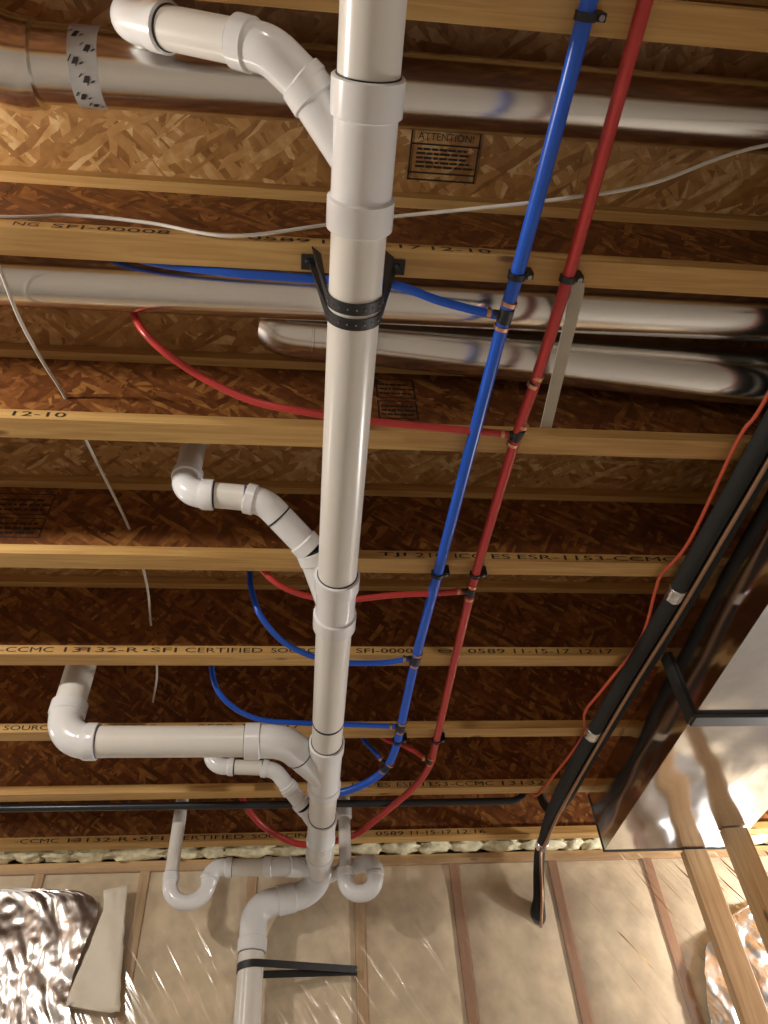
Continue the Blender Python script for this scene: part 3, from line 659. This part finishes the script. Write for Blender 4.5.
# pale strip between the joists beside the red tube
bm = bmesh.new(); a = atz(581, 294, -.0035); b = aty(546, 425, .956)
b.z = HZ+.036; a = Vector((a.x-.012, .592, HZ-.0025))
ribbon(bm, [a, Vector((a.x+(b.x-a.x)*.1, .61, HZ-.0035)), b+Vector((0, .012, 0))], .026, .004, (1, 0, 0))
single('lath_strip', bm, 'lath', (a+b)/2, False, label='pale flat strip spanning two joists beside the red tube', cat='strip')

# ------------------------------------------------------------------ rectangular trunk duct
DX0, DX1, DYE, DZ0, DZ1 = 1.09, 1.578, 2.62, -.228, -.012
tk = Thing('trunk_duct', W((DX0+DX1)/2, DYE, DZ0), 'shiny rectangular sheet metal trunk duct running to the wall on the right', 'duct')
def section(y0, y1, seed):
    bm = bmesh.new(); nx, ny = 28, 44
    def panel(f):
        g = [[bm.verts.new(f(i/nx, j/ny)) for i in range(nx+1)] for j in range(ny+1)]
        for j in range(ny):
            for i in range(nx): bm.faces.new((g[j][i], g[j][i+1], g[j+1][i+1], g[j+1][i]))
    def bulge(u, v): 
        e = min(u, 1-u)*2; q = min(v, 1-v)*2
        k = min(e, q); w = min(1, k*4)
        return .006*k + w*(.0042*noise.noise(Vector((u*2.2+seed, v*2.6, seed)))+.0016*noise.noise(Vector((u*5, v*5+seed, 2))))
    panel(lambda u, v: W(DX0+(DX1-DX0)*u, y0+(y1-y0)*v, DZ0-bulge(u, v)))
    panel(lambda u, v: W(DX0-bulge(u, v)*.5, y0+(y1-y0)*v, DZ0+(DZ1-DZ0)*u))
    panel(lambda u, v: W(DX1+bulge(u, v)*.5, y0+(y1-y0)*v, DZ0+(DZ1-DZ0)*u))
    panel(lambda u, v: W(DX0+(DX1-DX0)*u, y0+(y1-y0)*v, DZ1))
    bmesh.ops.remove_doubles(bm, verts=bm.verts, dist=.0001)
    return tk.part('duct_section', bm, 'sheet', 50)
YS1 = 1.752; YS0 = .55
section(YS1, DYE, 1.7); section(YS0, YS1, 5.2); section(-.65, YS0, 3.3)
for y in (YS1, YS0):
    tk.part('drive_cleat', B(W(DX0-.002, y-.024, DZ0-.013), W(DX1+.002, y+.024, DZ0-.0005), .002), 'cleat', False, label='dark joint strip under the duct')
    tk.part('side_cleat', B(W(DX0-.012, y-.02, DZ0-.008), W(DX0-.0005, y+.02, DZ1), .002), 'cleat', False)
    tk.part('side_cleat', B(W(DX1+.0005, y-.013, DZ0-.008), W(DX1+.010, y+.013, DZ1), .002), 'cleat', False)
tk.part('end_cap', B(W(DX0-.003, DYE, DZ0-.004), W(DX1+.003, DYE+.008, DZ1), .002), 'cleat', False)

# ------------------------------------------------------------------ refrigerant lines and wires
def thing_tube(name, pts, r, mat, seg=16, n=8, **kw):
    p = smooth_path(pts, n); return single(name, tube(p, r, seg), mat, p[0], 40, **kw)
RZ = -.034
ins = [W(1.03, -.4, RZ), W(1.02, .5, RZ), W(1.012, .95, RZ), W(1.004, 1.239, RZ), W(.996, 1.513, RZ), W(.976, 1.899, RZ), W(.962, 2.361, RZ), W(.962, 2.70, RZ-.004), W(.985, 2.95, RZ-.008), W(.985, 3.03, -.055), W(.968, 3.05, -.13), W(.952, 3.06, -.215), W(.948, 3.135, -.285)]
it = Thing('insulated_line', ins[0], 'thick black foam insulated refrigerant line with silver tape bands', 'pipe')
pi_ = smooth_path(ins, 8); it.part('insulation_sleeve', tube(pi_, [.0222]*(len(pi_)-7)+[.024, .026, .028, .030, .032, .032, .032], 20), 'foam_tube')
pp = smooth_path(ins, 30)
for px, py in ((676, 593), (602, 733), (541, 842)):
    q = atz(px, py, RZ); q.y = min(q.y, 2.992); i = min(range(1, len(pp)-1), key=lambda i: abs(pp[i].y-q.y)); d = (pp[i+1]-pp[i-1]).normalized(); bm = bmesh.new()
    sweep(bm, [pp[i]+d*s for s in (-.022, -.02, -.008, 0, .01, .02, .022)], [.0223, .0252, .0238, .0255, .0242, .0252, .0223], 20)
    for v in bm.verts: v.co += Vector([noise.noise(v.co*90+Vector((k*9, 0, 0)))*.0014 for k in range(3)])
    it.part('tape_wrap', bm, 'tape', 25, label='crinkled silver foil tape wrap')
ins2 = [W(1.06, -.4, -.022), W(1.06, .6, -.026), W(1.058, 1.2, -.026), W(1.046, 1.6, -.026), W(1.026, 2.0, -.026), W(1.01, 2.35, -.026), W(1.008, 2.66, -.02), W(1.01, 2.82, .02), W(1.0, 2.9, .10), W(1.0, 2.92, DEP-.002)]
thing_tube('insulated_line', ins2, .018, 'foam_tube', label='thinner black insulated line between the copper tube and the duct', cat='pipe')
cop = [p+o for p, o in zip([W(1.045, -.4, -.062)]+[Vector(q) for q in ins[1:]], [Vector()]+[Vector((.026, 0, -.020))]*6+[Vector((.013, -.006, -.026)), Vector((-.004, -.018, -.026)), Vector((-.002, -.028, -.004)), Vector((.002, -.029, 0)), Vector((.004, -.029, -.01)), Vector((.004, -.02, -.028))])]
thing_tube('copper_line', cop, .0062, 'copper_dull', 12, label='thin bare copper tube running along the black insulated line', cat='pipe')
org = [W(.985, .3, -.016), atz(768, 395, -.02), atz(738, 440, -.02), atz(690, 540, -.02), atz(662, 574, -.014), atz(655, 592, -.02), atz(640, 640, -.024), atz(602, 690, -.024), atz(585, 712, -.016), atz(584, 733, -.008), atz(570, 755, -.018), atz(554, 775, -.018), atz(540, 793, -.006), W(.875, 2.642, .0), W(.87, 2.642, .05), W(.865, 2.645, .14)]
thing_tube('orange_cable', org, .0047, 'orange', 10, label='thin orange cable draped along the black insulated line', cat='cable')
single('poly_pipe', tube([W(XA, 2.668, -.002), W(-.5, 2.668, -.009), W(.5, 2.668, -.013)]+rounded([W(.6, 2.668, -.013), W(.86, 2.668, -.012), W(.87, 2.668, .2)], .07, 8), .0135, 16), 'poly', W(0, 2.668, -.009), 40, label='straight black plastic pipe running across below the second joist from the wall', cat='pipe')

# white cables
thing_tube('white_cable', [W(-1.4, .562, .038), W(-.9, .562, .038)]+[aty(x, y, Y) for x, y, Y in ((0, 217, .561), (75, 215.5, .560), (150, 223, .554), (230, 236, .543), (325, 225, .525), (390, 217, .505), (470, 209, .475), (560, 199, .44), (650, 184, .40), (768, 145, .345))]+[W(1.15, .29, .05)], .0034, 'cable', 8, label='thin white cable strung across the top behind the main drain pipe', cat='cable')
thing_tube('white_cable', [aty(-45, 160, .36), aty(-22, 216, .49), aty(1, 272, .62), aty(20, 320, .745), aty(43, 362, .86), aty(65, 397, .975), W(-.515, 1.12, .11), aty(129, 528, 1.383), aty(146, 580, 1.52), aty(151, 625, 1.79), aty(157, 670, 2.0), aty(153, 702, 2.195)], .0036, 'cable', 8, label='thin white cable hanging at the left and threaded through the joist webs', cat='cable')

# ------------------------------------------------------------------ loose studs by the duct
for a, b, yy, lab in (((682, 854), (711, 854), 2.632, 'pale wooden stud under the end of the trunk duct, left of the pair'), ((727, 826), (757, 826), 2.46, 'pale wooden stud under the right edge of the trunk duct, right of the pair')):
    x0 = atz(*a, DZ0-.012).x; x1 = atz(*b, DZ0-.012).x
    bm = B((x0, yy-.019, 0), (x0+.089, yy+.019, HZ+DZ0-.0045), .003)
    single('wood_stud', bm, 'stud', (x0+.045, yy, 0), False, label=lab, cat='stud', group='bare studs in front of the wall')
